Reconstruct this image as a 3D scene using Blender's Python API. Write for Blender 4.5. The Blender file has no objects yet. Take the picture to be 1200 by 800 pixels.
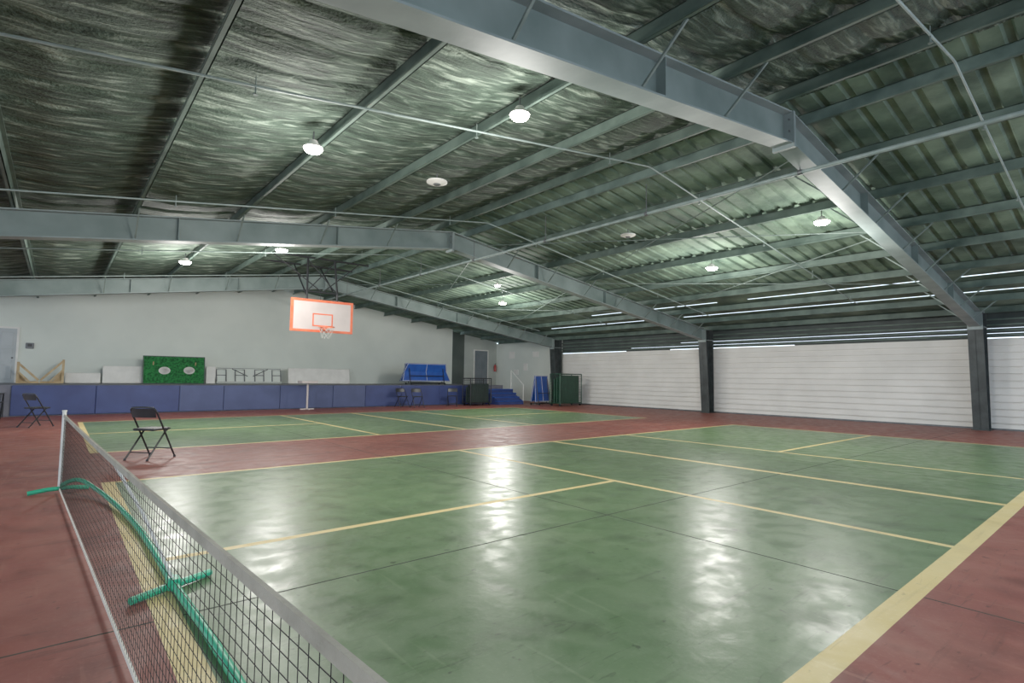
import bpy, math, random
from mathutils import Vector, Matrix, noise
random.seed(4)
S = 1.3                      # eye height in metres; hall sizes below are in eye heights
sc = bpy.context.scene
COL = sc.collection
# ------------------------------------------------------------------ camera
YAW = math.radians(40.0); PIT = math.radians(3.82); FPX = 632.0; ROLL = 0.0125
Fh = Vector((math.sin(YAW), math.cos(YAW), 0)); Rr = Vector((math.cos(YAW), -math.sin(YAW), 0))
FW = (Fh*math.cos(PIT) + Vector((0,0,math.sin(PIT)))).normalized()
UP = Rr.cross(FW).normalized()
CR = (Rr + ROLL*UP).normalized(); CU = CR.cross(FW).normalized()
EYE = Vector((0,0,S))
cam = bpy.data.cameras.new('camera'); cam.lens = FPX/1200*36; cam.sensor_width = 36; cam.clip_start = .02
co = bpy.data.objects.new('camera', cam); COL.objects.link(co)
m = Matrix((CR, CU, -FW)).transposed().to_4x4(); m.translation = EYE
co.matrix_world = m; sc.camera = co
sc.view_settings.view_transform = 'Standard'
sc.view_settings.exposure = .2
sc.view_settings.gamma = 1.2

def ray(px, py): return (FW*FPX + CR*(px-600) + CU*(400-py))
def at_z(px, py, z=0.0):
    d = ray(px, py); return EYE + d*((z-S)/d.z)
def at_Y(px, py, Y):
    d = ray(px, py); return EYE + d*(Y/d.y)
def at_X(px, py, X):
    d = ray(px, py); return EYE + d*(X/d.x)
# ------------------------------------------------------------------ materials
def lin(c):
    return tuple(((v/255)/12.92 if v/255 <= .04045 else ((v/255+.055)/1.055)**2.4) for v in c)+(1,)
def mat(name, c1, c2=None, scale=3, rough=.5, metal=0, bump=0, bscale=None, stretch=(1,1,1), r2=None, emit=0, lo=.35, hi=.65, detail=6):
    M = bpy.data.materials.new(name); M.use_nodes = True
    nt = M.node_tree; N = nt.nodes; L = nt.links; b = N['Principled BSDF']
    b.inputs['Roughness'].default_value = rough; b.inputs['Metallic'].default_value = metal
    tc = N.new('ShaderNodeTexCoord'); mp = N.new('ShaderNodeMapping'); mp.inputs['Scale'].default_value = stretch
    L.new(tc.outputs['Object'], mp.inputs['Vector'])
    nz = N.new('ShaderNodeTexNoise'); nz.inputs['Scale'].default_value = scale; nz.inputs['Detail'].default_value = detail
    L.new(mp.outputs[0], nz.inputs['Vector'])
    cr = N.new('ShaderNodeValToRGB'); cr.color_ramp.elements[0].position = lo; cr.color_ramp.elements[1].position = hi
    cr.color_ramp.elements[0].color = lin(c1); cr.color_ramp.elements[1].color = lin(c2 or tuple(min(255, v*1.12) for v in c1))
    L.new(nz.outputs['Fac'], cr.inputs[0]); L.new(cr.outputs[0], b.inputs['Base Color'])
    if r2 is not None:
        mr = N.new('ShaderNodeMapRange'); mr.inputs['From Min'].default_value = .3; mr.inputs['From Max'].default_value = .7
        mr.inputs['To Min'].default_value = rough; mr.inputs['To Max'].default_value = r2
        L.new(nz.outputs['Fac'], mr.inputs['Value']); L.new(mr.outputs[0], b.inputs['Roughness'])
    if bump:
        n2 = N.new('ShaderNodeTexNoise'); n2.inputs['Scale'].default_value = bscale or scale*4; n2.inputs['Detail'].default_value = 5
        L.new(mp.outputs[0], n2.inputs['Vector'])
        bp = N.new('ShaderNodeBump'); bp.inputs['Strength'].default_value = bump; bp.inputs['Distance'].default_value = .02
        L.new(n2.outputs['Fac'], bp.inputs['Height']); L.new(bp.outputs[0], b.inputs['Normal'])
    if emit:
        b.inputs['Emission Color'].default_value = lin(c1); b.inputs['Emission Strength'].default_value = emit
    return M
def floor_mat(name, base, dark, light, r1, r2, scuff, dirt=1.0):
    M = bpy.data.materials.new(name); M.use_nodes = True
    nt = M.node_tree; N = nt.nodes; L = nt.links; b = N['Principled BSDF']
    tc = N.new('ShaderNodeTexCoord')
    def nz(scale, detail=6, dist=0, st=(1,1,1), rot=0):
        mp = N.new('ShaderNodeMapping'); mp.inputs['Scale'].default_value = st; mp.inputs['Rotation'].default_value = (0,0,rot); L.new(tc.outputs['Object'], mp.inputs[0])
        n = N.new('ShaderNodeTexNoise'); n.inputs['Scale'].default_value = scale; n.inputs['Detail'].default_value = detail
        n.inputs['Distortion'].default_value = dist; L.new(mp.outputs[0], n.inputs['Vector']); return n.outputs['Fac']
    def ramp(f, a, c, pa, pc):
        r = N.new('ShaderNodeValToRGB'); r.color_ramp.elements[0].position = pa; r.color_ramp.elements[1].position = pc
        r.color_ramp.elements[0].color = a; r.color_ramp.elements[1].color = c; L.new(f, r.inputs[0]); return r.outputs[0]
    def mix(f, a, c):
        x = N.new('ShaderNodeMix'); x.data_type = 'RGBA'
        L.new(f, x.inputs[0]); L.new(a, x.inputs[6])
        if isinstance(c, tuple): x.inputs[7].default_value = c
        else: L.new(c, x.inputs[7])
        return x.outputs[2]
    g = lambda v: (v, v, v, 1)
    K = (0,0,0,1)
    c0 = ramp(nz(.6, 9, .5), lin(dark), lin(base), .3, .7)
    c1 = mix(ramp(nz(1.7, 10, .6), K, g(scuff), .45, .8), c0, lin(light))
    dk = lin(tuple(v*.6 for v in dark))
    c2 = mix(ramp(nz(2.6, 12, .3), K, g(.45*dirt), .53, .72), c1, dk)
    c2 = mix(ramp(nz(2.2, 8, .2, (.35,5,1), .5), K, g(.35*dirt), .62, .7), c2, dk)
    c2 = mix(ramp(nz(3.0, 8, .2, (5,.3,1), .3), K, g(.35*dirt), .62, .7), c2, lin(light))
    c2 = mix(ramp(nz(5.0, 8, 2.5, (.4,3,1), -.8), K, g(.4*dirt), .64, .68), c2, dk)
    c2 = mix(ramp(nz(11, 6), K, g(.8*dirt), .67, .72), c2, dk)
    c3 = mix(ramp(nz(45, 3), K, g(.35), .55, .8), c2, lin(light))
    L.new(c3, b.inputs['Base Color'])
    mr = N.new('ShaderNodeMapRange'); mr.inputs['From Min'].default_value = .38; mr.inputs['From Max'].default_value = .62
    mr.inputs['To Min'].default_value = r1; mr.inputs['To Max'].default_value = r2
    L.new(nz(5, 12, .4), mr.inputs['Value']); L.new(mr.outputs[0], b.inputs['Roughness'])
    b.inputs['Specular IOR Level'].default_value = .32
    bp = N.new('ShaderNodeBump'); bp.inputs['Strength'].default_value = .2; bp.inputs['Distance'].default_value = .005
    L.new(nz(22, 9), bp.inputs['Height']); L.new(bp.outputs[0], b.inputs['Normal'])
    return M
GREEN = floor_mat('green_court_paint', (100,126,86), (84,110,72), (126,144,108), .28, .4, .5)
RED = floor_mat('red_floor_paint', (144,80,68), (122,64,56), (162,110,94), .45, .6, .5)
YEL = floor_mat('yellow_line_paint', (226,202,138), (210,186,124), (232,216,168), .42, .55, .4, .5)
JOINT = mat('floor_joint', (34,40,30), (48,52,40), rough=.9)
STEEL = mat('galvanised_beam', (112,126,124), (138,150,148), 1.6, .55, .05, .1)
STEEL_B = mat('beam_web', (90,106,102), (118,132,128), 1.2, .55, .05, .1)
PURL = mat('purlin_steel', (58,76,68), (88,106,96), 2.5, .6, .05)
DARKST = mat('dark_column_steel', (38,44,44), (56,62,62), 4, .5, .2, .15)
PIPE = mat('pipe_paint', (118,134,130), (142,156,152), 5, .5, .1)
RODM = mat('rod_steel', (92,106,102), (118,132,126), 5, .5, .2)
# crinkled insulation lining, fine creases running down the slope
def lining():
    M = bpy.data.materials.new('insulation_lining'); M.use_nodes = True
    nt = M.node_tree; N = nt.nodes; L = nt.links; b = N['Principled BSDF']; b.inputs['Roughness'].default_value = .7
    b.inputs['Specular IOR Level'].default_value = .3
    tc = N.new('ShaderNodeTexCoord')
    def nz(scale, st, detail=8, dist=.3):
        mp = N.new('ShaderNodeMapping'); mp.inputs['Scale'].default_value = st; L.new(tc.outputs['Object'], mp.inputs[0])
        n = N.new('ShaderNodeTexNoise'); n.inputs['Scale'].default_value = scale; n.inputs['Detail'].default_value = detail; n.inputs['Distortion'].default_value = dist
        L.new(mp.outputs[0], n.inputs['Vector']); return n.outputs['Fac']
    big = nz(.8, (1,1,1), 5); fine = nz(6.5, (.4,2.6,1), 14, .5); sp = nz(30, (1,1.6,1), 6)
    a = N.new('ShaderNodeMath'); a.operation = 'MULTIPLY_ADD'; a.inputs[1].default_value = .85; L.new(fine, a.inputs[0])
    m2 = N.new('ShaderNodeMath'); m2.operation = 'MULTIPLY'; m2.inputs[1].default_value = .15; L.new(big, m2.inputs[0]); L.new(m2.outputs[0], a.inputs[2])
    cr = N.new('ShaderNodeValToRGB'); e = cr.color_ramp.elements; e[0].position = .36; e[1].position = .7
    e[0].color = lin((36,48,40)); e[1].color = lin((140,154,140)); q = e.new(.53); q.color = lin((64,80,68)); L.new(a.outputs[0], cr.inputs[0]); L.new(cr.outputs[0], b.inputs['Base Color'])
    s3 = N.new('ShaderNodeMath'); s3.operation = 'MULTIPLY_ADD'; s3.inputs[1].default_value = .35; L.new(sp, s3.inputs[0]); L.new(fine, s3.inputs[2])
    bp = N.new('ShaderNodeBump'); bp.inputs['Strength'].default_value = 1; bp.inputs['Distance'].default_value = .05
    L.new(s3.outputs[0], bp.inputs['Height']); L.new(bp.outputs[0], b.inputs['Normal'])
    return M
DECKL = lining()
DECKR = mat('ribbed_roof_sheet', (52,72,60), (112,134,114), 1.6, .8, 0, .4, 14, (1,1,1), lo=.35, hi=.72, detail=12)
WALLW = mat('white_wall_sheet', (216,214,208), (228,226,220), 1.2, .55, 0, .05)
WALLG = mat('pale_wall_paint', (198,205,197), (213,219,210), .5, .65, 0, .1)
WALLD = mat('recess_wall_shade_tone', (160,166,160), (178,184,176), .8, .65, 0, .1)  # wall colour darkened, the recess shade is put into the tone
GAPSH = mat('wall_gap_painted_shade', (58,66,62), (74,82,76), 1, .7)  # dark tone that paints in the shadow gap at the wall corner
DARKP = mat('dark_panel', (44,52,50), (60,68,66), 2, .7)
NAVY = mat('navy_pad_vinyl', (34,48,98), (44,60,112), 2, .55, 0, .1)
SLATE = mat('slate_blue_pad_vinyl', (54,66,106), (64,76,118), 2, .55, 0, .1)
STG = mat('stage_boards', (80,82,94), (98,98,106), 3, .6)
WHITE = mat('white_plastic', (212,210,204), (226,224,218), 3, .45)
BOARD = mat('backboard_white', (196,184,180), (206,194,190), 2, .5)
GREY = mat('grey_metal', (80,82,84), (104,106,108), 5, .4, .3)
BLACK = mat('black_metal', (20,21,24), (32,33,36), 5, .4, .1)
BLACKF = mat('black_seat_vinyl', (22,23,26), (34,35,38), 9, .55, 0, .1)
WOOD = mat('plywood', (164,136,94), (194,168,126), 4, .6, 0, .1, None, (1,6,1))
TURF = mat('green_turf', (10,66,28), (36,124,58), 14, .95, 0, .8, 60)
ORANGE = mat('orange_paint', (222,98,62), (232,116,78), 5, .45)
BLUE = mat('blue_table_paint', (18,64,146), (28,80,166), 4, .45)
TEAL = mat('green_tube_paint', (30,158,118), (50,180,136), 6, .38)
DKGREEN = mat('dark_green_panel', (18,52,38), (28,70,50), 5, .5)
DKMAT = mat('dark_mat', (18,34,30), (30,48,42), 5, .6)
STRING = mat('net_string', (16,13,12), (28,23,22), 9, .95)
TAPE = mat('grey_net_tape', (146,142,126), (168,162,146), 9, .75, 0, .2, 60)
TAPEW = mat('white_net_tape', (206,200,188), (222,216,206), 9, .7)
ROPE = mat('white_net_cord', (176,174,168), rough=.8)
LENS = mat('lamp_lens', (255,246,232), (255,246,232), emit=40)
RED2 = mat('red_enamel', (150,30,28), (168,40,36), 4, .4)
DOORM = mat('grey_door_paint', (164,170,172), (176,182,184), 2, .5)
DOORD = mat('slate_door_paint', (96,106,112), (110,118,124), 2, .5)
# ------------------------------------------------------------------ mesh builder
class MB:
    def __init__(s): s.v = []; s.f = []
    def add(s, vs, fs):
        n = len(s.v); s.v += [tuple(v) for v in vs]; s.f += [tuple(i+n for i in f) for f in fs]; return s
    def box(s, x0,x1,y0,y1,z0,z1, M=None):
        vs = [Vector(p) for p in ((x0,y0,z0),(x1,y0,z0),(x1,y1,z0),(x0,y1,z0),(x0,y0,z1),(x1,y0,z1),(x1,y1,z1),(x0,y1,z1))]
        if M: vs = [M @ v for v in vs]
        return s.add(vs, [(0,3,2,1),(4,5,6,7),(0,1,5,4),(1,2,6,5),(2,3,7,6),(3,0,4,7)])
    def bbox(s, x0,x1,y0,y1,z0,z1, b=.01, M=None):      # chamfered box
        vs = []; 
        for z, i in ((z0,b),(z0+b,0),(z1-b,0),(z1,b)):
            X0,X1,Y0,Y1 = x0+i,x1-i,y0+i,y1-i
            vs += [Vector(p) for p in ((X0+b,Y0,z),(X1-b,Y0,z),(X1,Y0+b,z),(X1,Y1-b,z),(X1-b,Y1,z),(X0+b,Y1,z),(X0,Y1-b,z),(X0,Y0+b,z))]
        if M: vs = [M @ v for v in vs]
        fs = [tuple(range(7,-1,-1)), tuple(range(24,32))]
        for k in range(3):
            for j in range(8): a = k*8+j; c = k*8+(j+1)%8; fs.append((a, c, c+8, a+8))
        return s.add(vs, fs)
    def prism(s, pts, y0, y1):                          # xz outline extruded along y
        n = len(pts); vs = [(x,y0,z) for x,z in pts]+[(x,y1,z) for x,z in pts]
        fs = [tuple(range(n)), tuple(range(2*n-1, n-1, -1))]
        for i in range(n): j = (i+1)%n; fs.append((i, i+n, j+n, j))
        return s.add(vs, fs)
    def prismx(s, pts, x0, x1):                         # yz outline extruded along x
        n = len(pts); vs = [(x0,y,z) for y,z in pts]+[(x1,y,z) for y,z in pts]
        fs = [tuple(range(n-1,-1,-1)), tuple(range(n, 2*n))]
        for i in range(n): j = (i+1)%n; fs.append((i, j, j+n, i+n))
        return s.add(vs, fs)
    def tube(s, pts, r, seg=8, caps=True, closed=False):
        pts = [Vector(p) for p in pts]; n = len(pts); vs = []; fs = []
        up = None
        for i, p in enumerate(pts):
            if closed: d = (pts[(i+1)%n]-pts[i-1])
            else: d = pts[min(i+1,n-1)]-pts[max(i-1,0)]
            d.normalize()
            if up is None: up = Vector((0,0,1)) if abs(d.z) < .9 else Vector((1,0,0))
            a = d.cross(up); 
            if a.length < 1e-4: a = d.cross(Vector((1,0.1,0)))
            a.normalize(); b2 = a.cross(d); up = b2
            rr = r[i] if isinstance(r, (list,tuple)) else r
            for k in range(seg):
                t = 2*math.pi*k/seg + math.pi/seg; vs.append(p + a*(rr*math.cos(t)) + b2*(rr*math.sin(t)))
        m_ = n if closed else n-1
        for i in range(m_):
            for k in range(seg):
                a = i*seg+k; b3 = i*seg+(k+1)%seg; c = ((i+1)%n)*seg
                fs.append((a, b3, c+(k+1)%seg, c+k))
        if caps and not closed: fs += [tuple(range(seg-1,-1,-1)), tuple(range((n-1)*seg, n*seg))]
        return s.add(vs, fs)
    def lathe(s, prof, seg=20, c=(0,0,0), axis='z'):
        vs = []; fs = []; c = Vector(c); n = len(prof)
        for r, z in prof:
            for k in range(seg):
                t = 2*math.pi*k/seg; p = (r*math.cos(t), r*math.sin(t), z)
                if axis == 'y': p = (p[0], z, p[1])
                if axis == 'x': p = (z, p[0], p[1])
                vs.append(c+Vector(p))
        for i in range(n-1):
            for k in range(seg): a = i*seg+k; b = i*seg+(k+1)%seg; fs.append((a, b, b+seg, a+seg))
        fs += [tuple(range(seg-1,-1,-1)), tuple(range((n-1)*seg, n*seg))]
        return s.add(vs, fs)
    def build(s, name, m, parent=None, smooth=False, loc=None, kind=None):
        me = bpy.data.meshes.new(name); me.from_pydata(s.v, [], s.f); me.validate(); me.materials.append(m)
        import bmesh
        b = bmesh.new(); b.from_mesh(me); bmesh.ops.recalc_face_normals(b, faces=b.faces); b.to_mesh(me); b.free()
        if smooth:
            for p in me.polygons: p.use_smooth = True
            try: me.set_sharp_from_angle(angle=math.radians(40))
            except Exception: pass
        o = bpy.data.objects.new(name, me); COL.objects.link(o)
        if parent: o.parent = parent
        if loc: o.location = loc
        if kind: o['kind'] = kind
        return o
def thing(name, label, cat, loc=(0,0,0), rz=0, group=None):
    o = bpy.data.objects.new(name, None); COL.objects.link(o); o.empty_display_size = .1
    o.location = loc; o.rotation_euler = (0,0,rz); o['label'] = label; o['category'] = cat
    if group: o['group'] = group
    return o
def tag(o, label, cat, group=None):
    o['label'] = label; o['category'] = cat
    if group: o['group'] = group
    return o
def dup(root, loc, rz, label, group=None):
    r = root.copy(); COL.objects.link(r); r.location = loc; r.rotation_euler = (0,0,rz); r['label'] = label
    if group: r['group'] = group
    for ch in list(root.children):
        c = ch.copy(); COL.objects.link(c); c.parent = r
        for g in list(ch.children):
            d = g.copy(); COL.objects.link(d); d.parent = c
    return r
ORD = ['first','second','third','fourth','fifth','sixth','seventh','eighth','ninth','tenth']
# ------------------------------------------------------------------ hall dimensions (metres)
XR = 5.8*S; XW = 15.6*S; YB = 19.2*S; YS = 19.7*S; XE = 12.8*S; SLOPE = .14
ZB = 3.5*S; BD = .45; PD = .2
def zb(x): return ZB - SLOPE*abs(x-XR)
def zp(x): return zb(x)+BD
def zd(x): return zp(x)+PD
FY = [2.44*S, 8.85*S, 15.4*S]
# ------------------------------------------------------------------ floor
CT = [dict(x0=.35, x1=11.75, y0=y0, y1=y1, wn=wn) for (y0, y1, wn) in ((.74, 6.2, .1), (8.5, 13.9, .06))]; LN = []
for c in CT:
    yc = (c['y0']+c['y1'])/2
    LN += [(c['x0'],c['x1'],c['y0'],c['y0']+c['wn']), (c['x0'],c['x1'],c['y1']-.06,c['y1']),
           (c['x0'],c['x0']+(.1 if c['wn']>.08 else .08),c['y0'],c['y1']), (c['x1']-.06,c['x1'],c['y0'],c['y1']),
           (4.22,4.28,c['y0'],c['y1']), (6.005,6.095,c['y0'],c['y1']), (7.82,7.88,c['y0'],c['y1']),
           (c['x0'],4.25,yc-.03,yc+.03), (7.85,c['x1'],yc-.03,yc+.03)]
JX = [-1.1, 3.15, 7.2, 11.3]; JY = [-1.6, 2.64, 6.9, 11.1, 15.2]; JW = .006
xs = {-6.0, 16.2}; ys = {-4.0, 20.2}
for l in LN: xs |= {l[0], l[1]}; ys |= {l[2], l[3]}
for c in CT: xs |= {c['x0'], c['x1']}; ys |= {c['y0'], c['y1']}
for j in JX: xs |= {j-JW, j+JW}
for j in JY: ys |= {j-JW, j+JW}
xs = sorted(xs); ys = sorted(ys)
vs = [(x*S, y*S, 0) for y in ys for x in xs]; fs = []; mi = []
for j in range(len(ys)-1):
    for i in range(len(xs)-1):
        cx = (xs[i]+xs[i+1])/2; cy = (ys[j]+ys[j+1])/2; n = len(xs)
        fs.append((j*n+i, j*n+i+1, (j+1)*n+i+1, (j+1)*n+i)); k = 0
        if any(c['x0']<cx<c['x1'] and c['y0']<cy<c['y1'] for c in CT): k = 1
        ln = any(l[0]<cx<l[1] and l[2]<cy<l[3] for l in LN)
        if ln: k = 2
        elif any(abs(cx-q)<JW for q in JX) or any(abs(cy-q)<JW for q in JY): k = 3
        mi.append(k)
me = bpy.data.meshes.new('floor'); me.from_pydata(vs, [], fs)
for M_ in (RED, GREEN, YEL, JOINT): me.materials.append(M_)
for p, k in zip(me.polygons, mi): p.material_index = k
fl = bpy.data.objects.new('floor', me); COL.objects.link(fl); fl['kind'] = 'structure'
# ------------------------------------------------------------------ roof
x0, x1 = -4.4*S, XR; y0, y1 = -1.5*S, YB+.1
nx = 112; ny = 420; b = MB(); vs = []; fs = []
PX = [-1.7, -.5, .7, 1.95, 3.2, 4.4, 5.45, 6.15, 7.2, 8.4, 9.6, 10.8, 12.0, 13.2, 14.3, 15.3]
for j in range(ny+1):
    for i in range(nx+1):
        x = x0+(x1-x0)*i/nx; y = y0+(y1-y0)*j/ny
        near = min(abs(x-p*S) for p in PX)
        a = min(1, near/.5)
        w = noise.fractal(Vector((x*.9, y*4.2, 0)), 1.0, 2.0, 3)*.018*a + noise.noise(Vector((x*3, y*1.1, 4)))*.012*a
        rib = .05*max(0, math.cos(2*math.pi*y/.61))**5
        vs.append((x, y, zd(x)+.0 - .06*a + w + rib))
for j in range(ny):
    for i in range(nx):
        q = j*(nx+1)+i; fs.append((q, q+1, q+nx+2, q+nx+1))
b.add(vs, fs); o = b.build('ceiling', DECKL, smooth=True, kind='structure')
y1 = YS+.2
def ribs(xa, xb):
    b = MB(); vs = []; y = y0; row = []
    while y < y1:
        for dy, dz in ((0,0),(.20,0),(.225,.045),(.295,.045)): row.append((y+dy, dz))
        y += .32
    for (yy, dz) in row: vs += [(xa, yy, zd(xa)+dz), (xb, yy, zd(xb)+dz)]
    return b.add(vs, [(2*i, 2*i+1, 2*i+3, 2*i+2) for i in range(len(row)-1)]).build('ceiling', DECKR, kind='structure')
def flat(xa, xb, ya, yb, m_=DECKR):
    return MB().add([(xa,ya,zd(xa)),(xb,ya,zd(xb)),(xb,yb,zd(xb)),(xa,yb,zd(xa)),(xa,ya,zd(xa)+.01),(xb,ya,zd(xb)+.01),(xb,yb,zd(xb)+.01),(xa,yb,zd(xa)+.01)],
        [(0,1,2,3),(7,6,5,4),(0,4,5,1),(1,5,6,2),(2,6,7,3),(3,7,4,0)]).build('ceiling', m_, kind='structure')
cuts = [12.92, 12.99, 14.05, 14.12]
ribs(XR, 12.2*S)
flat(12.2*S, cuts[0]*S, y0, y1); flat(cuts[1]*S, cuts[2]*S, y0, y1); flat(cuts[3]*S, 16.1*S, y0, y1)
for q, seq in ((0, ((2.3,2.9),(6.4,7.2),(11.5,20.2))), (2, ((.2,.9),(8.9,9.5),(14.5,20.2)))):
    for ya, yb in seq: flat(cuts[q]*S, cuts[q+1]*S, ya*S, min(yb*S, y1))
# purlins
for i, p in enumerate(PX):
    x = p*S; z = zp(x); b = MB()
    ya, yb = -1.4*S, YB-.02
    b.box(x-.006, x+.006, ya, yb, z, z+PD-.02).box(x-.05, x+.006, ya, yb, z, z+.01).box(x-.006, x+.05, ya, yb, z+PD-.03, z+PD-.02)
    b.box(x-.052, x-.044, ya, yb, z, z+.025)
    left = x < XR; k = (6-i) if left else (i-7)
    tag(b.build('purlin', PURL), 'green-grey steel purlin under the %s roof slope, %s from the ridge' % ('left wrinkled' if left else 'right ribbed', ORD[k]), 'purlin', 'roof purlins')
# ------------------------------------------------------------------ steel frames
def ibeam_seg(xa, xb, da, db, Y, fw=.25, t=.02):
    b = MB(); za, z2 = zb(xa), zb(xb)
    b.prism([(xa,za),(xb,z2),(xb,z2+t),(xa,za+t)], Y-fw/2, Y+fw/2)
    b.prism([(xa,za+da-t),(xb,z2+db-t),(xb,z2+db),(xa,za+da)], Y-fw/2, Y+fw/2)
    return b
XK = 15.0*S
for fi, Y in enumerate(FY):
    t = thing('steel_frame', 'grey steel portal frame spanning the hall, %s the camera' % {0:'nearest to',1:'middle one seen from',2:'farthest from'}[fi], 'steel frame', (XR, Y, 0), group='portal frames')
    def loc(b): b.v = [(x-XR, y-Y, z) for x,y,z in b.v]; return b
    for sgn in (-1, 1):
        xe = XR+sgn*(XK-XR)
        rf = loc(ibeam_seg(xe, XR, BD, BD, Y)).build('rafter', STEEL, t)
        w = MB(); w.prism([(xe,zb(xe)+.02),(XR,zb(XR)+.02),(XR,zb(XR)+BD-.02),(xe,zb(xe)+BD-.02)], Y-.008, Y+.008)
        for q in (.25,.5,.75):
            xx = XR+(xe-XR)*q; w.box(xx-.006, xx+.006, Y-.12, Y+.12, zb(xx)+.02, zb(xx)+BD-.02)
        loc(w).build('web', STEEL_B, rf)
        e = MB(); e.box(XR+sgn*.002, XR+sgn*.027, Y-.15, Y+.15, zb(XR)-.06, zb(XR)+BD-.01)
        pl = loc(e).build('ridge_plate', STEEL, t)
        for yy in (-.09,.09):
            for zz in (-.02,.14,.3):
                e = MB(); e.lathe([(.014,0),(.014,sgn*.02)], 6, (XR+sgn*.027, Y+yy, zb(XR)+zz+.03), 'x'); loc(e).build('bolt', GREY, pl)
        xo = XR+sgn*(15.42*S-XR); xi_t = xe; xi_b = xo-sgn*.36; zt = zb(xe)+BD-.05; zk = zb(xe)
        c = MB(); f = .17
        c.prism([(xo,0),(xo,zt),(xo-sgn*.02,zt),(xo-sgn*.02,0)], Y-f, Y+f)
        c.prism([(xi_b,0),(xi_t,zk),(xi_t+sgn*.02,zk),(xi_b+sgn*.02,0)], Y-f, Y+f)
        c.prism([(xi_b,0),(xi_t,zk),(xi_t,zt),(xo,zt),(xo,0)], Y-.008, Y+.008)
        c.box(min(xi_b,xo)-.05, max(xi_b,xo)+.05, Y-f-.03, Y+f+.03, 0, .025)
        loc(c).build('column', DARKST, t)
        k = MB(); k.box(min(xe,xo), max(xe,xo), Y-f, Y+f, zt, zt+.025); k.box(min(xe,xo), max(xe,xo), Y-f, Y+f, zk-.0125, zk+.0125)
        k.box(xe-.014, xe+.014, Y-f, Y+f, zk-.08, zt+.02)
        loc(k).build('knee_plate', STEEL, t)
    for p in PX[2:-1]:
        x = p*S
        if abs(x-XR) < .7: continue
        for s2 in (-1, 1):
            b = MB(); b.tube([(x, Y+s2*.12, zb(x)+.03), (x, Y+s2*.62, zp(x)+.02)], .017, 4)
            loc(b).build('flange_brace', RODM, t)
# ------------------------------------------------------------------ sprinkler pipes and rods
xm = 6.35*S; zm = 3.37*S
mp_ = thing('sprinkler_main', 'long pale pipe running beneath the ridge through every frame', 'pipe', (xm, 0, zm))
MB().tube([(0, -1.0*S, 0), (0, 18.9*S, 0)], .03, 10).build('pipe', PIPE, mp_, True)
for k in range(9):
    yy = (k*2.1+.4)*S; h = MB(); h.tube([(0,yy,.03),(0,yy,zp(xm)-zm+.05)], .008, 5); h.lathe([(.04,-.03),(.04,.03)], 12, (0,yy,0), 'y')
    h.build('hanger', GREY, mp_, True)
for k, by in enumerate((1.0, 4.15, 7.65, 11.15, 14.4)):
    Y = by*S; t = thing('sprinkler_branch', 'thin pale sprinkler pipe following both roof slopes, %s from the camera' % ORD[k], 'pipe', (XR, Y, 0), group='sprinkler branches')
    def pz(x): return zp(x)-.09
    b = MB(); b.tube([(-2.2*S-XR, 0, pz(-2.2*S)), (-.05, 0, pz(XR)), (.05, 0, pz(XR)), (13.4*S-XR, 0, pz(13.4*S))], .0125, 8); b.build('pipe', PIPE, t, True)
    for q in range(-1, 14, 2):
        x = q*S; h = MB(); h.tube([(x-XR,0,pz(x)),(x-XR,0,pz(x)-.07)], .008, 6); h.lathe([(.022,-.085),(.022,-.075)], 10, (x-XR,0,pz(x))); 
        h.tube([(x-XR,0,pz(x)),(x-XR,0,pz(x)+.1)], .006, 5)
        h.build('sprinkler_head', RODM, t)
for a in range(2):
    for (xa, xb) in ((6.6,9.5),(9.5,6.6),(9.6,12.6),(12.6,9.6)):
        ya, yb = FY[a]+.2, FY[a+1]-.2
        b = MB(); b.tube([(xa*S, ya, zb(xa*S)+BD-.05-.02*(xa<xb)), (xb*S, yb, zb(xb*S)+BD-.05-.02*(xa<xb))], .011, 6)
        w = 'near the ridge' if min(xa,xb) < 8 else 'near the right eave'
        d = 'slanting outward' if xa < xb else 'slanting inward'
        tag(b.build('brace_rod', RODM), 'thin steel cross rod %s, %s, in the %s bay' % (w, d, 'nearer' if a == 0 else 'farther'), 'rod', 'roof cross bracing')
# ------------------------------------------------------------------ right wall
def lap_wall(name, ya, yb, ztop, n):
    b = MB(); pts = []
    for i in range(n):
        za = ztop*i/n; zc = ztop*(i+1)/n; pts += [(XW-.04, za), (XW-.012, za+(zc-za)*.80), (XW+.02, za+(zc-za)*.84), (XW+.02, zc-.002)]
    pts += [(XW+.05, ztop), (XW+.05, 0)]
    return b.prism(pts, ya, yb).build(name, WALLW, kind='structure')
ZW = 1.985*S
lap_wall('wall_right', -4*S, 2.44*S-.004, ZW, 13); lap_wall('wall_right', 2.44*S+.004, 8.85*S-.004, ZW, 13); lap_wall('wall_right', 8.85*S+.004, 15.4*S, ZW, 13)
MB().box(XW, XW+.05, 15.4*S, YS+.1, 0, 2.55*S).build('wall_right', WALLG, kind='structure')
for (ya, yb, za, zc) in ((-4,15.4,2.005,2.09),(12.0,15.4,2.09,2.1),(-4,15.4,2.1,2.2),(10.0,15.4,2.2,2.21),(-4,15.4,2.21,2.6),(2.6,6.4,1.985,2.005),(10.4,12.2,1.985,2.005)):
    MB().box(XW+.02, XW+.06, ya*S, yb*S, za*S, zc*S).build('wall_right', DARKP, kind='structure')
for k, zz in enumerate((2.03, 2.14, 2.26, 2.38)):
    b = MB(); b.prism([(XW-.06,zz*S),(XW-.06,zz*S+.04),(XW-.05,zz*S+.04),(XW-.05,zz*S+.01),(XW+.02,zz*S+.01),(XW+.02,zz*S)], -4*S, 15.4*S)
    tag(b.build('girt', PURL), 'long horizontal steel girt above the white side wall, %s from the bottom' % ORD[k], 'girt', 'eave girts')
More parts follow.
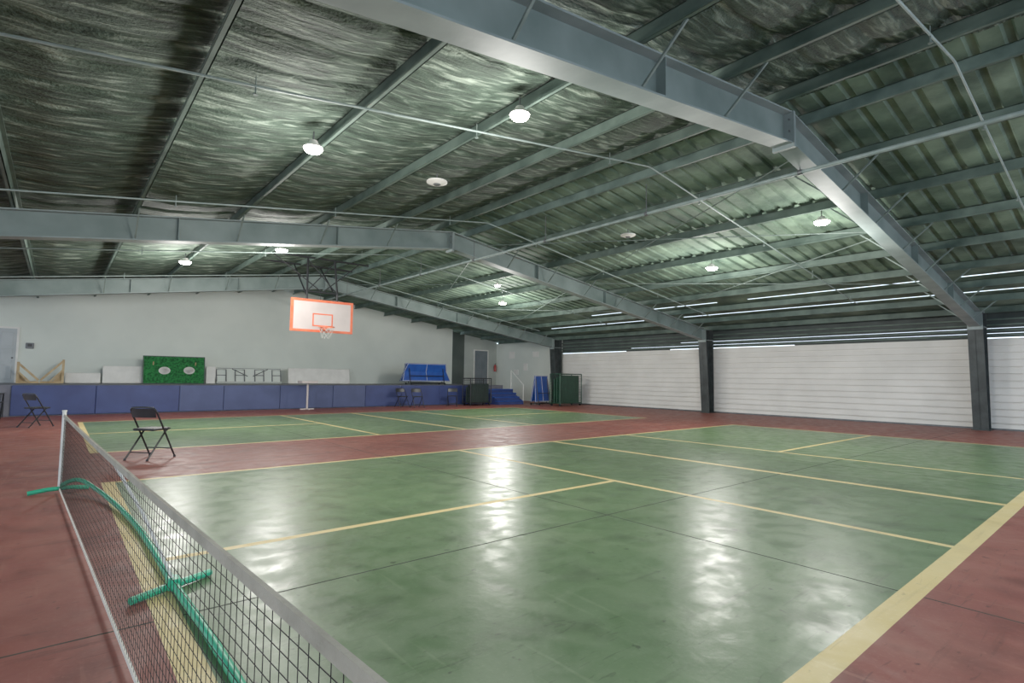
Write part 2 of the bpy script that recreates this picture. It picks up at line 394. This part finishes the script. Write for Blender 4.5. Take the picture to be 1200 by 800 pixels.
b = MB(); b.box(XW-.055, XW-.03, -4*S, 15.4*S, 0, .05); b.build('baseboard_right', GREY, kind='structure')
# ------------------------------------------------------------------ back walls
b = MB(); zt = lambda x: zd(x)+.03
b.prism([(-4.4*S,0),(XE,0),(XE,zt(XE)),(XR,zt(XR)),(-4.4*S,zt(-4.4*S))], YB, YB+.15); b.build('wall_back', WALLG, kind='structure')
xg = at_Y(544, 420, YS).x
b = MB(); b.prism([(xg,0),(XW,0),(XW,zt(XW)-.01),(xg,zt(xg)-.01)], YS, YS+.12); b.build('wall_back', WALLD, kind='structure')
b = MB(); b.prism([(XE,0),(xg,0),(xg,zt(xg)-.01),(XE,zt(XE)-.01)], YS, YS+.12); b.build('wall_back', GAPSH, kind='structure')  # dark wall strip, painted shade for the gap beside the recess
b = MB(); b.box(-4.4*S, XE, YB-.008, YB, 1.98*S, 1.995*S)
b.build('trim_1', WALLG, kind='structure')
# ------------------------------------------------------------------ stage
YF = 16.2*S; ZS = .7*S; XSR = 13.2*S
MB().box(-4.4*S, XSR, YF+.06, YB-.005, 0, ZS).build('floor', STG, kind='structure')['label'] = 'raised stage'
edges = [12,112,210,262,328,390,428,470,515,560]
for k in range(len(edges)-1):
    xa = at_Y(edges[k],470,YF).x+.006; xb = at_Y(edges[k+1],470,YF).x-.006
    b = MB(); b.bbox(xa, xb, YF, YF+.055, .03, ZS-.012, .012)
    mt = SLATE if 2 <= k <= 5 else NAVY
    w = ['leftmost beside the black steps','dark blue, below the tables left of the turf board','slate blue, below the narrow white box','slate blue, below the folding table showing its legs','slate blue, behind the white pedestal table','narrow slate blue, just right of the pedestal table','dark blue, left of the black folding chairs','dark blue, behind the black folding chairs','dark blue, rightmost, behind the black mesh cart'][k]
    tag(b.build('wall_pad', mt, smooth=False), 'padded panel on the stage front, ' + w, 'wall pad', 'stage front pads')
# blue steps on the right end
t = thing('stage_steps', 'dark blue wooden steps rising to the right end of the stage', 'steps', ((at_Y(574,470,YF-.4).x+at_Y(603,470,YF-.4).x)/2, YF-.02, 0))
wd = (at_Y(603,470,YF-.4).x-at_Y(574,470,YF-.4).x)/2
for k in range(4):
    z = ZS*(4-k)/5.0; d0 = -.26*(k+1)
    MB().bbox(-wd, wd, d0, d0+.28, z-.035, z, .006).build('tread', BLUE, t)
for sx in (-wd+.02, wd-.02): MB().prismx([(0,0),(-1.06,0),(-1.06,ZS/5-.035),(0,ZS*.8-.03)], sx-.015, sx+.015).build('stringer', NAVY, t)
for k in range(4): z = ZS*(4-k)/5.0; MB().box(-wd, wd, -.26*(k+1)+.02, -.26*(k+1)+.035, z-ZS/5, z-.035).build('riser', NAVY, t)
b = MB(); b.tube([(wd+.03,-1.0,0),(wd+.03,-1.0,.95),(wd+.03,-.05,ZS+.75),(wd+.03,-.05,0)], .018, 8); b.build('handrail', WHITE, t, True)
# black steps on the left end
t = thing('metal_steps', 'small black metal steps at the left end of the stage', 'steps', (-1.25*S, YF-.02, 0))
for k in range(3):
    z = ZS*(3-k)/4.0; MB().bbox(-.5, .5, -.27*(k+1), -.27*k, z-.03, z, .006).build('tread', BLACK, t)
for sx in (-.48,.48): MB().tube([(sx,-.02,ZS*.74),(sx,-.02,0)], .015, 6).tube([(sx,-.8,0),(sx,-.02,ZS*.74)], .018, 6).build('side_frame', BLACK, t)
# ------------------------------------------------------------------ doors on the walls
def door(n, px0, px1, pyt, Y, zbot, m):
    a = at_Y(px0, 420, Y).x; c = at_Y(px1, 420, Y).x; zt_ = at_Y((px0+px1)/2, pyt, Y).z; w = c-a
    fr = MB(); 
    for (u0,u1,v0,v1) in ((a-.06,a,zbot,zt_+.06),(c,c+.06,zbot,zt_+.06),(a,c,zt_,zt_+.06)): fr.box(u0,u1,Y-.04,Y-.002,v0,v1)
    d = fr.build('door_%d'%n, WHITE, kind='structure')
    MB().box(a,c,Y-.025,Y-.003,zbot,zt_).build('door_leaf', m, d)
    h = zt_-zbot
    for (v0,v1) in ((.08,.32),(.38,.62),(.68,.93)):
        for (u0,u1) in ((.1,.46),(.54,.9)): MB().bbox(a+w*u0,a+w*u1,Y-.04,Y-.024,zbot+h*v0,zbot+h*v1,.006).build('door_panel', m, d)
    MB().lathe([(.012,0),(.012,-.03),(.03,-.04),(.03,-.06),(.02,-.07)], 12, (c-.08, Y-.025, zbot+h*.46), 'y').build('door_handle', GREY, d, True)
door(1, -22, 18, 384, YB, ZS, DOORM)
door(2, 556, 571, 411, YS, .0, DOORD)
p = at_Y(35, 405, YB)
t = thing('wall_thermostat', 'small dark control box on the pale wall right of the grey door', 'thermostat', p)
MB().bbox(-.11,.11,-.05,-.001,-.1,.1,.01).build('case', GREY, t); MB().bbox(-.06,.06,-.058,-.05,-.03,.06,.002).build('screen', BLACK, t)
for (py, zz, w, h, lab) in ((628,415,.5,.3,'white framed notice on the side wall, left of the farthest column'),(616,430,.34,.4,'lower white notice on the side wall beside the blue cart'),(600,416,.5,.4,'white paper notice on the side wall right of the fire extinguisher'),(605,436,.4,.3,'small white sheet low on the side wall above the blue steps')):
    p = at_X(py, zz, XW); tag(MB().bbox(XW-.014,XW-.001,p.y-w/2,p.y+w/2,p.z-h/2,p.z+h/2,.003).build('wall_notice', WHITE), lab, 'notice')
p = at_Y(579, 431, YS); t = thing('fire_extinguisher', 'red fire extinguisher hung right of the slate door', 'fire extinguisher', (p.x, YS-.1, p.z))
MB().lathe([(.03,-.22),(.07,-.21),(.075,-.16),(.075,.1),(.05,.17),(.025,.2)], 16).build('cylinder', RED2, t, True)
MB().lathe([(.02,.195),(.02,.25)], 8).bbox(-.02,.09,-.01,.01,.25,.27,.003).build('valve', BLACK, t)
MB().box(-.04,.04,.07,.1,-.1,.1).build('bracket', GREY, t)
# ------------------------------------------------------------------ things on the stage
def span(px0, px1, pyt, Y):
    a = at_Y(px0, 440, Y).x; c = at_Y(px1, 440, Y).x; return (a+c)/2, (c-a)/2, at_Y((px0+px1)/2, pyt, Y).z-ZS
LEAN = lambda ang: Matrix.Rotation(ang, 4, 'X')
def leaning_table(px0, px1, pyt, lab, legs=False, Y=YB-.55):
    cx, hw, h = span(px0, px1, pyt, Y)
    t = thing('folding_table', lab, 'folding table', (cx, Y, ZS), group='folding tables on the stage'); R = LEAN(-.2); h /= math.cos(.2)
    MB().bbox(-hw, hw, -.045, 0, .0, h, .012, R).build('tabletop', WHITE if not legs else WALLG, t)
    b = MB(); b.box(-hw+.03, hw-.03, -.055, -.046, .03, .05, R).box(-hw+.03, hw-.03, -.055, -.046, h-.05, h-.03, R); b.build('apron', GREY if legs else WHITE, t)
    if legs:
        for sx in (-1, 1):
            for q in (.3, .85):
                l = MB(); x = sx*hw
                pts = [(x*q-.16*hw, -.075, h*.12), (x*q-.16*hw, -.075, h*.85), (x*q+.12*hw, -.075, h*.85), (x*q+.12*hw, -.075, h*.12)]
                l.tube([R @ Vector(p) for p in pts], .024, 6); l.tube([R @ Vector(p) for p in ((x*q-.16*hw,-.075,h*.5),(x*q+.12*hw,-.075,h*.5))], .016, 6)
                l.build('leg', GREY, t)
        for sx in (-1,1): MB().tube([R @ Vector(p) for p in ((sx*hw*.55,-.06,h*.9),(sx*hw*.08,-.06,h*.45))], .016, 6).build('folding_brace', BLACK, t)
    return t
leaning_table(76, 118, 437, 'short white folding table on its side beside the plywood boards')
leaning_table(120, 168, 429, 'taller white folding table leaning left of the green turf board')
leaning_table(254, 330, 431, 'folding table on its side with grey folded legs facing out', True, YB-.6)
leaning_table(338, 410, 432, 'long white folding table right of the one showing its legs')
cx, hw, h = span(241, 252, 430, YB-.5); t = thing('white_panel', 'narrow upright white box standing right of the green turf board', 'box', (cx, YB-.5, ZS))
MB().bbox(-hw,hw,-.1,.1,0,h,.01).build('body', WHITE, t); MB().bbox(-hw-.01,hw+.01,-.11,.11,h,h+.02,.004).build('lid', WHITE, t)
# green turf board
Y = YB-.9; cx, hw, h = span(168, 239, 418, Y); R = LEAN(-.15)
t = thing('target_board', 'green turf covered board with two pale round holes on the stage', 'game board', (cx, Y, ZS))
MB().bbox(-hw,hw,-.03,.0,.01,h,.006,R).build('board', TURF, t)
b = MB(); 
for (u0,u1,v0,v1) in ((-hw-.03,-hw,0,h+.03),(hw,hw+.03,0,h+.03),(-hw,hw,h,h+.03),(-hw,hw,-.0,.012)): b.box(u0,u1,-.04,.01,v0,v1,R)
b.build('frame', DKGREEN, t)
for px in (193, 222):
    dx = at_Y(px,434,Y).x-cx; dz = at_Y(px,434,Y).z-ZS; l = MB(); l.lathe([(.17,0),(.2,-.012),(.21,0)], 24, (0,0,0), 'y')
    l.v = [tuple(R @ Vector((x*.9+dx, y-.031, z*.68+dz))) for x,y,z in l.v]; l.build('hole', WHITE, t, True)
for sx in (-1, 1): MB().tube([(sx*hw*.7,.03,h*.8),(sx*hw*.7,.45,0.01)], .02, 6).build('leg', WOOD, t)
# plywood boards: open timber frames with crossed legs
for (pa, pb, pt, lab, s_) in ((19, 46, 424, 'plywood game board with folded legs, nearer the grey door', -1), (47, 75, 421, 'plywood game board propped open beside the short white table', 1)):
    Y = YB-.7; cx, hw, h = span(pa, pb, pt, Y); t = thing('wooden_game_board', lab, 'game board', (cx, Y, ZS), group='plywood game boards')
    b = MB(); b.box(-hw,hw,-.1,.0,0,.07); x_ = s_*hw; b.box(min(x_,x_-s_*.07),max(x_,x_-s_*.07),-.1,0,.07,h); b.build('frame', WOOD, t)
    b = MB(); b.tube([(-s_*hw*.95,-.05,.1),(s_*hw*.9,-.05,h*.95)], .045, 4); b.build('top_rail', WOOD, t)
    b = MB(); b.tube([(-s_*hw*.2,-.15,.04),(s_*hw*.85,-.15,h*.55)], .035, 4); b.build('leg', WOOD, t)
    b = MB(); b.prism([(s_*hw*.1,.07),(s_*hw*.82,.07),(s_*hw*.82,h*.6)], .01, .03); b.build('deck', WOOD, t)
# blue folded table-tennis tables
def tt_table(px0, px1, pyt, Y, z0, lab, loc_rz=0, tilt=.12):
    a = at_Y(px0, 440, Y).x; c = at_Y(px1, 440, Y).x; cx = (a+c)/2; hw = (c-a)/2; h = at_Y((px0+px1)/2, pyt, Y).z-z0
    t = thing('folded_tennis_table', lab, 'table tennis table', (cx, Y, z0), loc_rz, 'blue folded tables')
    for s_ in (-1, 1):
        R = Matrix.Translation((0, s_*.14, .16)) @ Matrix.Rotation(s_*tilt, 4, 'X'); hh = h-.16; tw = .8
        b = MB(); b.add([R @ Vector(p) for p in ((-hw,-.012,0),(hw,-.012,0),(hw*tw,-.012,hh),(-hw*tw,-.012,hh),(-hw,.012,0),(hw,.012,0),(hw*tw,.012,hh),(-hw*tw,.012,hh))], [(0,1,2,3),(7,6,5,4),(0,4,5,1),(1,5,6,2),(2,6,7,3),(3,7,4,0)])
        pn = b.build('table_half', BLUE, t)
        b = MB()
        for (u0,v0,u1,v1) in ((-hw+.02,.02,hw-.02,.02),(-hw*tw+.02,hh-.02,hw*tw-.02,hh-.02),(-hw+.02,.02,-hw*tw+.02,hh-.02),(hw-.02,.02,hw*tw-.02,hh-.02),(0,.02,0,hh-.02)):
            for yy in (-.013,.013): b.tube([R @ Vector((u0,yy,v0)), R @ Vector((u1,yy,v1))], .009, 4)
        b.build('white_border', WHITE, pn)
    b = MB()
    for sx in (-hw*.7, hw*.7):
        b.tube([(sx,-.28,.06),(sx,.28,.06)], .02, 6); b.tube([(sx,0,.06),(sx,0,.3)], .02, 6)
        b.tube([(sx,-.2,.06),(sx,-.02,h*.9)], .02, 6)
    b.tube([(-hw*.7,0,.06),(hw*.7,0,.06)], .02, 6).tube([(-hw*.7,-.2,h*.4),(hw*.7,-.2,h*.4)], .018, 6).tube([(-hw*.7,-.24,.1),(hw*.7,-.24,.1)], .018, 6); b.build('undercarriage', BLACK, t)
    for sx in (-hw*.7, hw*.7):
        for sy in (-.25,.25): MB().lathe([(.02,-.02),(.05,-.018),(.05,.018),(.02,.02)], 14, (sx,sy,.05), 'x').build('wheel', BLACK, t, True)
    return t
tt_table(470, 526, 425, 17.3*S, ZS, 'blue folded table tennis table standing on the stage', 0, .3)
tt_table(623, 645, 440, 14.8*S, 0, 'blue folded table tennis table on the floor by the farthest column', .15)
# ------------------------------------------------------------------ pedestal table
t = thing('pedestal_table', 'small white high pedestal table in front of the stage pads', 'table', (at_Y(360,470,YF-.5).x, YF-.5, 0))
hgt = at_Y(360, 446, YF-.5).z
MB().bbox(-.3,.3,-.25,.25,hgt-.09,hgt,.012).build('tabletop', BOARD, t)
MB().tube([(0,0,.04),(0,0,hgt-.05)], .035, 12).build('post', BOARD, t, True)
MB().bbox(-.26,.26,-.03,.03,0,.045,.008).bbox(-.03,.03,-.24,.24,0.0,.04,.008).build('base', BOARD, t)
# ------------------------------------------------------------------ folding chairs
def make_chair(label, loc, rz):
    t = thing('folding_chair', label, 'chair', loc, rz)
    for s_ in (-1, 1):
        MB().tube([(.25,s_*.215,.012),(.02,s_*.215,.42),(-.14,s_*.215,.7),(-.17,s_*.205,.75),(-.175,s_*.18,.775)], .0135, 8).build('leg', BLACK, t, True)
        MB().tube([(-.25,s_*.185,.012),(.08,s_*.185,.42),(.13,s_*.185,.445)], .0135, 8).build('leg', BLACK, t, True)
        MB().lathe([(.018,0),(.018,.03)], 10, (.25,s_*.215,0)).build('foot_cap', BLACKF, t); MB().lathe([(.018,0),(.018,.03)], 10, (-.25,s_*.185,0)).build('foot_cap', BLACKF, t)
    MB().tube([(-.175,-.18,.775),(-.185,-.09,.783),(-.187,0,.785),(-.185,.09,.783),(-.175,.18,.775)], .0135, 8).build('top_rail', BLACK, t, True)
    b = MB(); vs = []; fs = []; n = 8
    for k in range(n+1):
        y = -.2+.4*k/n; bow = -.03*(1-(y/.2)**2)
        for (dx, z) in ((-.135,.63),(-.165,.765),(-.177,.765),(-.147,.63)): vs.append((dx+bow, y, z))
    for k in range(n):
        for j in range(4): a = k*4+j; c = k*4+(j+1)%4; fs.append((a, c, c+4, a+4))
    fs += [(3,2,1,0), tuple(range(n*4, n*4+4))]
    b.add(vs, fs).build('backrest', BLACK, t, True)
    b = MB(); b.bbox(-.16,.2,-.18,.18,.43,.465,.014); b.build('seat', BLACKF, t)
    MB().tube([(.18,-.2,.14),(.18,.2,.14)], .009, 6).build('crossbar', BLACK, t); MB().tube([(-.17,-.18,.11),(-.17,.18,.11)], .009, 6).build('crossbar', BLACK, t)
    return t
ch = make_chair('open black folding chair nearest the net, on the red floor', at_z(175, 537), math.radians(42)); ch['group'] = 'black folding chairs'
dup(ch, at_z(41, 500), math.radians(35), 'open black folding chair farther back at the left edge', 'black folding chairs')
for k, (px, Yq, rz, lab) in enumerate(((471, 15.75, -1.5, 'black folding chair by the stage, left of the close pair'), (489, 15.4, -1.7, 'black folding chair by the stage, right of the close pair'), (530, 15.5, -2.2, 'black folding chair between the pair and the mesh cart'))):
    p = at_Y(px, 470, Yq*S); dup(ch, (p.x, p.y, 0), rz, lab, 'black folding chairs')
# ------------------------------------------------------------------ mesh carts
def cage_cart(px0, px1, pyt, Y, lab, mm, mp2, rz=0, fill=.9):
    a = at_Y(px0,450,Y).x; c = at_Y(px1,450,Y).x; cx=(a+c)/2; hw=(c-a)/2; h=at_Y((px0+px1)/2,pyt,Y).z
    t = thing('cage_cart', lab, 'cart', (cx, Y, 0), rz); d = .3
    b = MB()
    for sx in (-hw,hw):
        for sy in (-d,d): b.tube([(sx,sy,.1),(sx,sy,h)], .025, 6)
    for z in (.14,h-.01):
        b.tube([(-hw,-d,z),(hw,-d,z)], .022, 6); b.tube([(-hw,d,z),(hw,d,z)], .022, 6); b.tube([(-hw,-d,z),(-hw,d,z)], .022, 6); b.tube([(hw,-d,z),(hw,d,z)], .022, 6)
    b.build('frame', mm, t)
    b = MB(); k = -hw+.1
    while k < hw: b.tube([(k,-d,.14),(k,-d,h)], .007, 4).tube([(k,d,.14),(k,d,h)], .007, 4); k += .12
    z = .24
    while z < h: b.tube([(-hw,-d,z),(hw,-d,z)], .007, 4).tube([(-hw,-d,z),(-hw,d,z)], .007, 4).tube([(-hw,d,z),(hw,d,z)], .007, 4); z += .13
    b.build('wire_mesh', mm, t)
    MB().bbox(-hw,hw,-d,d,.12,.15,.005).build('shelf', mp2, t)
    for k in range(3): MB().bbox(-hw*.9,hw*(.9-.12*k),-.2+.15*k,-.14+.15*k,.16,h*(fill-.06*k),.01).build('packed_panel', mp2, t)
    for sx in (-hw+.06,hw-.06):
        for sy in (-d+.05,d-.05): MB().lathe([(.02,-.02),(.055,-.018),(.055,.018),(.02,.02)], 14, (sx,sy,.056), 'x').build('wheel', BLACK, t, True)
    return t
cage_cart(547, 571, 443, 15.5*S, 'black wire mesh rolling cart left of the blue steps', BLACK, DKMAT, 0, .8)
cage_cart(649, 677, 438, 13.9*S, 'dark green rolling cage cart against the white side wall', DKGREEN, DKGREEN, .1, .95)
# ------------------------------------------------------------------ basketball hoop
YH = 12.05*S; a = at_Y(341,370,YH); c = at_Y(413,370,YH); hw = (c.x-a.x)/2; cx = (a.x+c.x)/2
zt_ = at_Y(377,352,YH).z; zbm = at_Y(377,389,YH).z
t = thing('basketball_hoop', 'ceiling hung basketball backboard with orange border and rim', 'basketball hoop', (cx, YH, zbm)); H = zt_-zbm
MB().bbox(-hw,hw,0,.03,0,H,.004).build('backboard', BOARD, t)
b = MB(); e = .06
for (u0,u1,v0,v1) in ((-hw-.01,-hw+e,-.01,H+.01),(hw-e,hw+.01,-.01,H+.01),(-hw+e,hw-e,H-e,H+.01),(-hw+e,hw-e,-.01,e)): b.box(u0,u1,-.012,.04,v0,v1)
b.build('orange_border', ORANGE, t)
b = MB(); e = .035; q0,q1 = .16,.54
for (u0,u1,v0,v1) in ((-.3,-.3+e,q0,q1),(.3-e,.3,q0,q1),(-.3+e,.3-e,q1-e,q1),(-.3+e,.3-e,q0,q0+e)): b.box(u0,u1,-.008,.0,v0,v1)
b.build('target_square', ORANGE, t)
n = 28; rim = [(.21*math.cos(2*math.pi*k/n), -.32+.21*math.sin(2*math.pi*k/n), .13) for k in range(n)]
rm = MB().tube(rim, .015, 8, closed=True).build('rim', ORANGE, t, True)
MB().bbox(-.08,.08,-.12,-.012,.05,.14,.006).tube([(-.06,-.02,.03),(-.12,-.15,.12)], .01, 6).tube([(.06,-.02,.03),(.12,-.15,.12)], .01, 6).build('rim_bracket', ORANGE, rm)
b = MB()
for k in range(8):
    for s_ in (-1,1):
        pts = []
        for j in range(5):
            r = .205-.022*j; an = 2*math.pi*k/8 + s_*j*.39; pts.append((r*math.cos(an), -.32+r*math.sin(an), .12-.08*j))
        b.tube(pts, .004, 4)
b.build('net', ROPE, t)
b = MB(); zc_ = zp(cx)-zbm
for sx in (-.45,.45):
    b.tube([(sx,.1,H*.2),(sx,.1,H+.25),(sx*.9,.25,zc_)], .03, 8); b.tube([(sx,.1,H+.1),(sx*.9,1.5,zc_)], .022, 8)
b.tube([(-.45,.1,H*.8),(.45,.1,H*.8)], .025, 8).tube([(-.45,.1,H*.25),(.45,.1,H*.25)], .025, 8).tube([(-.45,.1,H+.25),(.45,.1,H+.25)], .025, 8)
b.tube([(-.45,.1,H+.25),(.42,.25,zc_-.05)], .016, 6).tube([(.45,.1,H+.25),(-.42,.25,zc_-.05)], .016, 6)
b.tube([(0,.1,H+.25),(-1.4,.3,zc_)], .016, 6).tube([(0,.1,H+.25),(1.2,.3,zc_)], .016, 6)
for yy in (.25,1.5): b.tube([(-1.5,yy,zc_),(1.5,yy,zc_)], .03, 6)
b.build('hanging_frame', BLACK, t)
# ------------------------------------------------------------------ lamps
def roof_hit(px, py, drop):
    z = 3.2*S
    for _ in range(30):
        p = at_z(px, py, z); z = z*.5+(zp(p.x)-drop)*.5
    return at_z(px, py, z)
lamps = [(367,174,'on the left slope, nearest of the two beside the big frame',150),(609,135,'nearest the camera just left of the ridge',150),(330,293,'above and left of the basketball backboard',270),(217,307,'farthest on the left slope, left of the backboard',270),
         (963,260,'nearest on the right slope',180),(834,314,'second on the right slope, beyond the nearest frame',230),(589,355,'lower of the far pair over the stage steps',290),(583,334,'upper of the far pair right of the backboard',90)]
for i, (px, py, w, en) in enumerate(lamps):
    p = roof_hit(px, py, .14); r = (.115 if i < 2 else .14) if i < 7 else .1
    t = thing('high_bay_lamp', 'lit round ceiling lamp ' + w, 'ceiling lamp', p, group='lit ceiling lamps')
    MB().lathe([(r*.4,.1),(r*.5,.07),(r*.95,.025),(r*1.05,.005),(r*1.0,.0)], 24).build('housing', WHITE, t, True)
    MB().lathe([(r*.3,-.06),(r*.75,-.045),(r*.98,-.01),(r,.004)], 24).build('lens', LENS, t, True)
    MB().tube([(0,0,.09),(0,0,.22)], .01, 6).build('stem', GREY, t)
    L = bpy.data.lights.new('lamp_light', 'POINT'); L.energy = en; L.color = (1,.97,.92); L.shadow_soft_size = .3
    lo = bpy.data.objects.new('lamp_light', L); COL.objects.link(lo); lo.location = (0,0,-.75); lo.parent = t
for (px, py, w) in ((512,214,'between the two nearest lit lamps and the backboard'),(736,276,'right of the ridge beyond the nearest frame')):
    p = roof_hit(px, py, .1); t = thing('unlit_ceiling_fixture', 'unlit white round ceiling fixture ' + w, 'ceiling fixture', p)
    MB().lathe([(.05,-.03),(.11,-.025),(.17,0),(.17,.02),(.08,.03)], 24).build('dish', WHITE, t, True)
    MB().lathe([(.05,-.042),(.065,-.028)], 16).build('sensor', GREY, t); MB().tube([(0,0,.025),(0,0,.15)], .012, 6).build('stem', GREY, t)
# ------------------------------------------------------------------ portable net
A = Vector((.06*S, 5.9*S, 0)); Bn = Vector((.335*S, .1*S, 0)); HN = .645*S; Ln = (Bn-A).length; dr = (Bn-A).normalized()
t = thing('portable_net', 'portable court net on a green tubular frame along the left baseline', 'net', A)
def NP(s_, z):        # point on the net at distance s_ and height z
    sag = -.02*math.sin(math.pi*s_/Ln)*(z/HN); p = dr*s_; return Vector((p.x, p.y, z+sag))
ns = 155; b = MB()
for k in range(1, ns): s_ = Ln*k/ns; b.tube([NP(s_, .05), NP(s_, HN-.02)], .0013, 3, False)
for j in range(1, 18): z = .05+(HN-.07)*j/18; b.tube([NP(Ln*k/20, z) for k in range(21)], .0013, 3, False)
b.build('netting', STRING, t)
def ribbon(z0, z1, th, name, m_):
    b = MB(); nrm = Vector((-dr.y, dr.x, 0))*th/2; vs = []; fs = []; n = 24
    for k in range(n+1):
        s_ = Ln*k/n
        for (zz, q) in ((z0,1),(z1,1),(z1,-1),(z0,-1)): vs.append(NP(s_, zz)+nrm*q)
    for k in range(n):
        for j in range(4): a_ = k*4+j; c_ = k*4+(j+1)%4; fs.append((a_, c_, c_+4, a_+4))
    fs += [(3,2,1,0), tuple(range(n*4,n*4+4))]
    b.add(vs, fs).build(name, m_, t)
ribbon(HN-.032, HN, .012, 'top_tape', TAPE); ribbon(.03, .05, .01, 'bottom_tape', TAPEW)
for e_, s0 in ((A, 0), (Bn, Ln)):
    p = dr*s0
    MB().tube([(p.x,p.y,.03),(p.x,p.y,HN+.03)], .018, 10).lathe([(.022,HN+.03),(.022,HN+.045)], 10, (p.x,p.y,0)).build('post', WHITE, t, True)
    MB().tube([(p.x-.26,p.y-.03,.024),(p.x-.1,p.y-.02,.045),(p.x+.1,p.y+.01,.045),(p.x+.25,p.y+.03,.024)], .023, 10).build('foot', TEAL, t, True)
def R3(x, y, z): return (x*S-A.x, y*S-A.y, z*S)
bar = [(.07,5.88,.06),(.13,5.86,.095),(.2,5.78,.1),(.29,5.5,.06),(.36,5.1,.035),(.42,4.5,.025),(.45,3.9,.022),(.46,2.97,.03),(.485,2.3,.022),(.49,1.7,.022),(.46,1.0,.03),(.42,.5,.06),(.36,.2,.08),(.335,.1,.06)]
def smooth_pts(P, n=5):
    P = [Vector(p) for p in P]; out = []
    for i in range(len(P)-1):
        p0 = P[max(i-1,0)]; p1 = P[i]; p2 = P[i+1]; p3 = P[min(i+2,len(P)-1)]
        for k in range(n):
            u = k/n; out.append(.5*((2*p1)+(p2-p0)*u+(2*p0-5*p1+4*p2-p3)*u*u+(3*p1-p0-3*p2+p3)*u**3))
    return out+[P[-1]]
MB().tube(smooth_pts([R3(*p) for p in bar]), .022, 10).build('base_tube', TEAL, t, True)
MB().bbox(-.035,.035,-.06,.06,0,.068,.01, Matrix.Translation(R3(.46,2.97,.005))).build('joint_sleeve', TEAL, t)
MB().tube([R3(.29,2.88,.018), R3(.46,2.97,.022), R3(.63,3.06,.018)], .022, 8).build('foot', TEAL, t, True)
MB().tube([R3(.46,2.97,.04), R3(.33,2.97,.36), R3(.2,2.97,.62)], .009, 8).build('centre_post', WHITE, t, True)
# ------------------------------------------------------------------ world
w = bpy.data.worlds.new('world'); sc.world = w; w.use_nodes = True
w.node_tree.nodes['Background'].inputs[0].default_value = (.72,.86,1,1); w.node_tree.nodes['Background'].inputs[1].default_value = 1.9
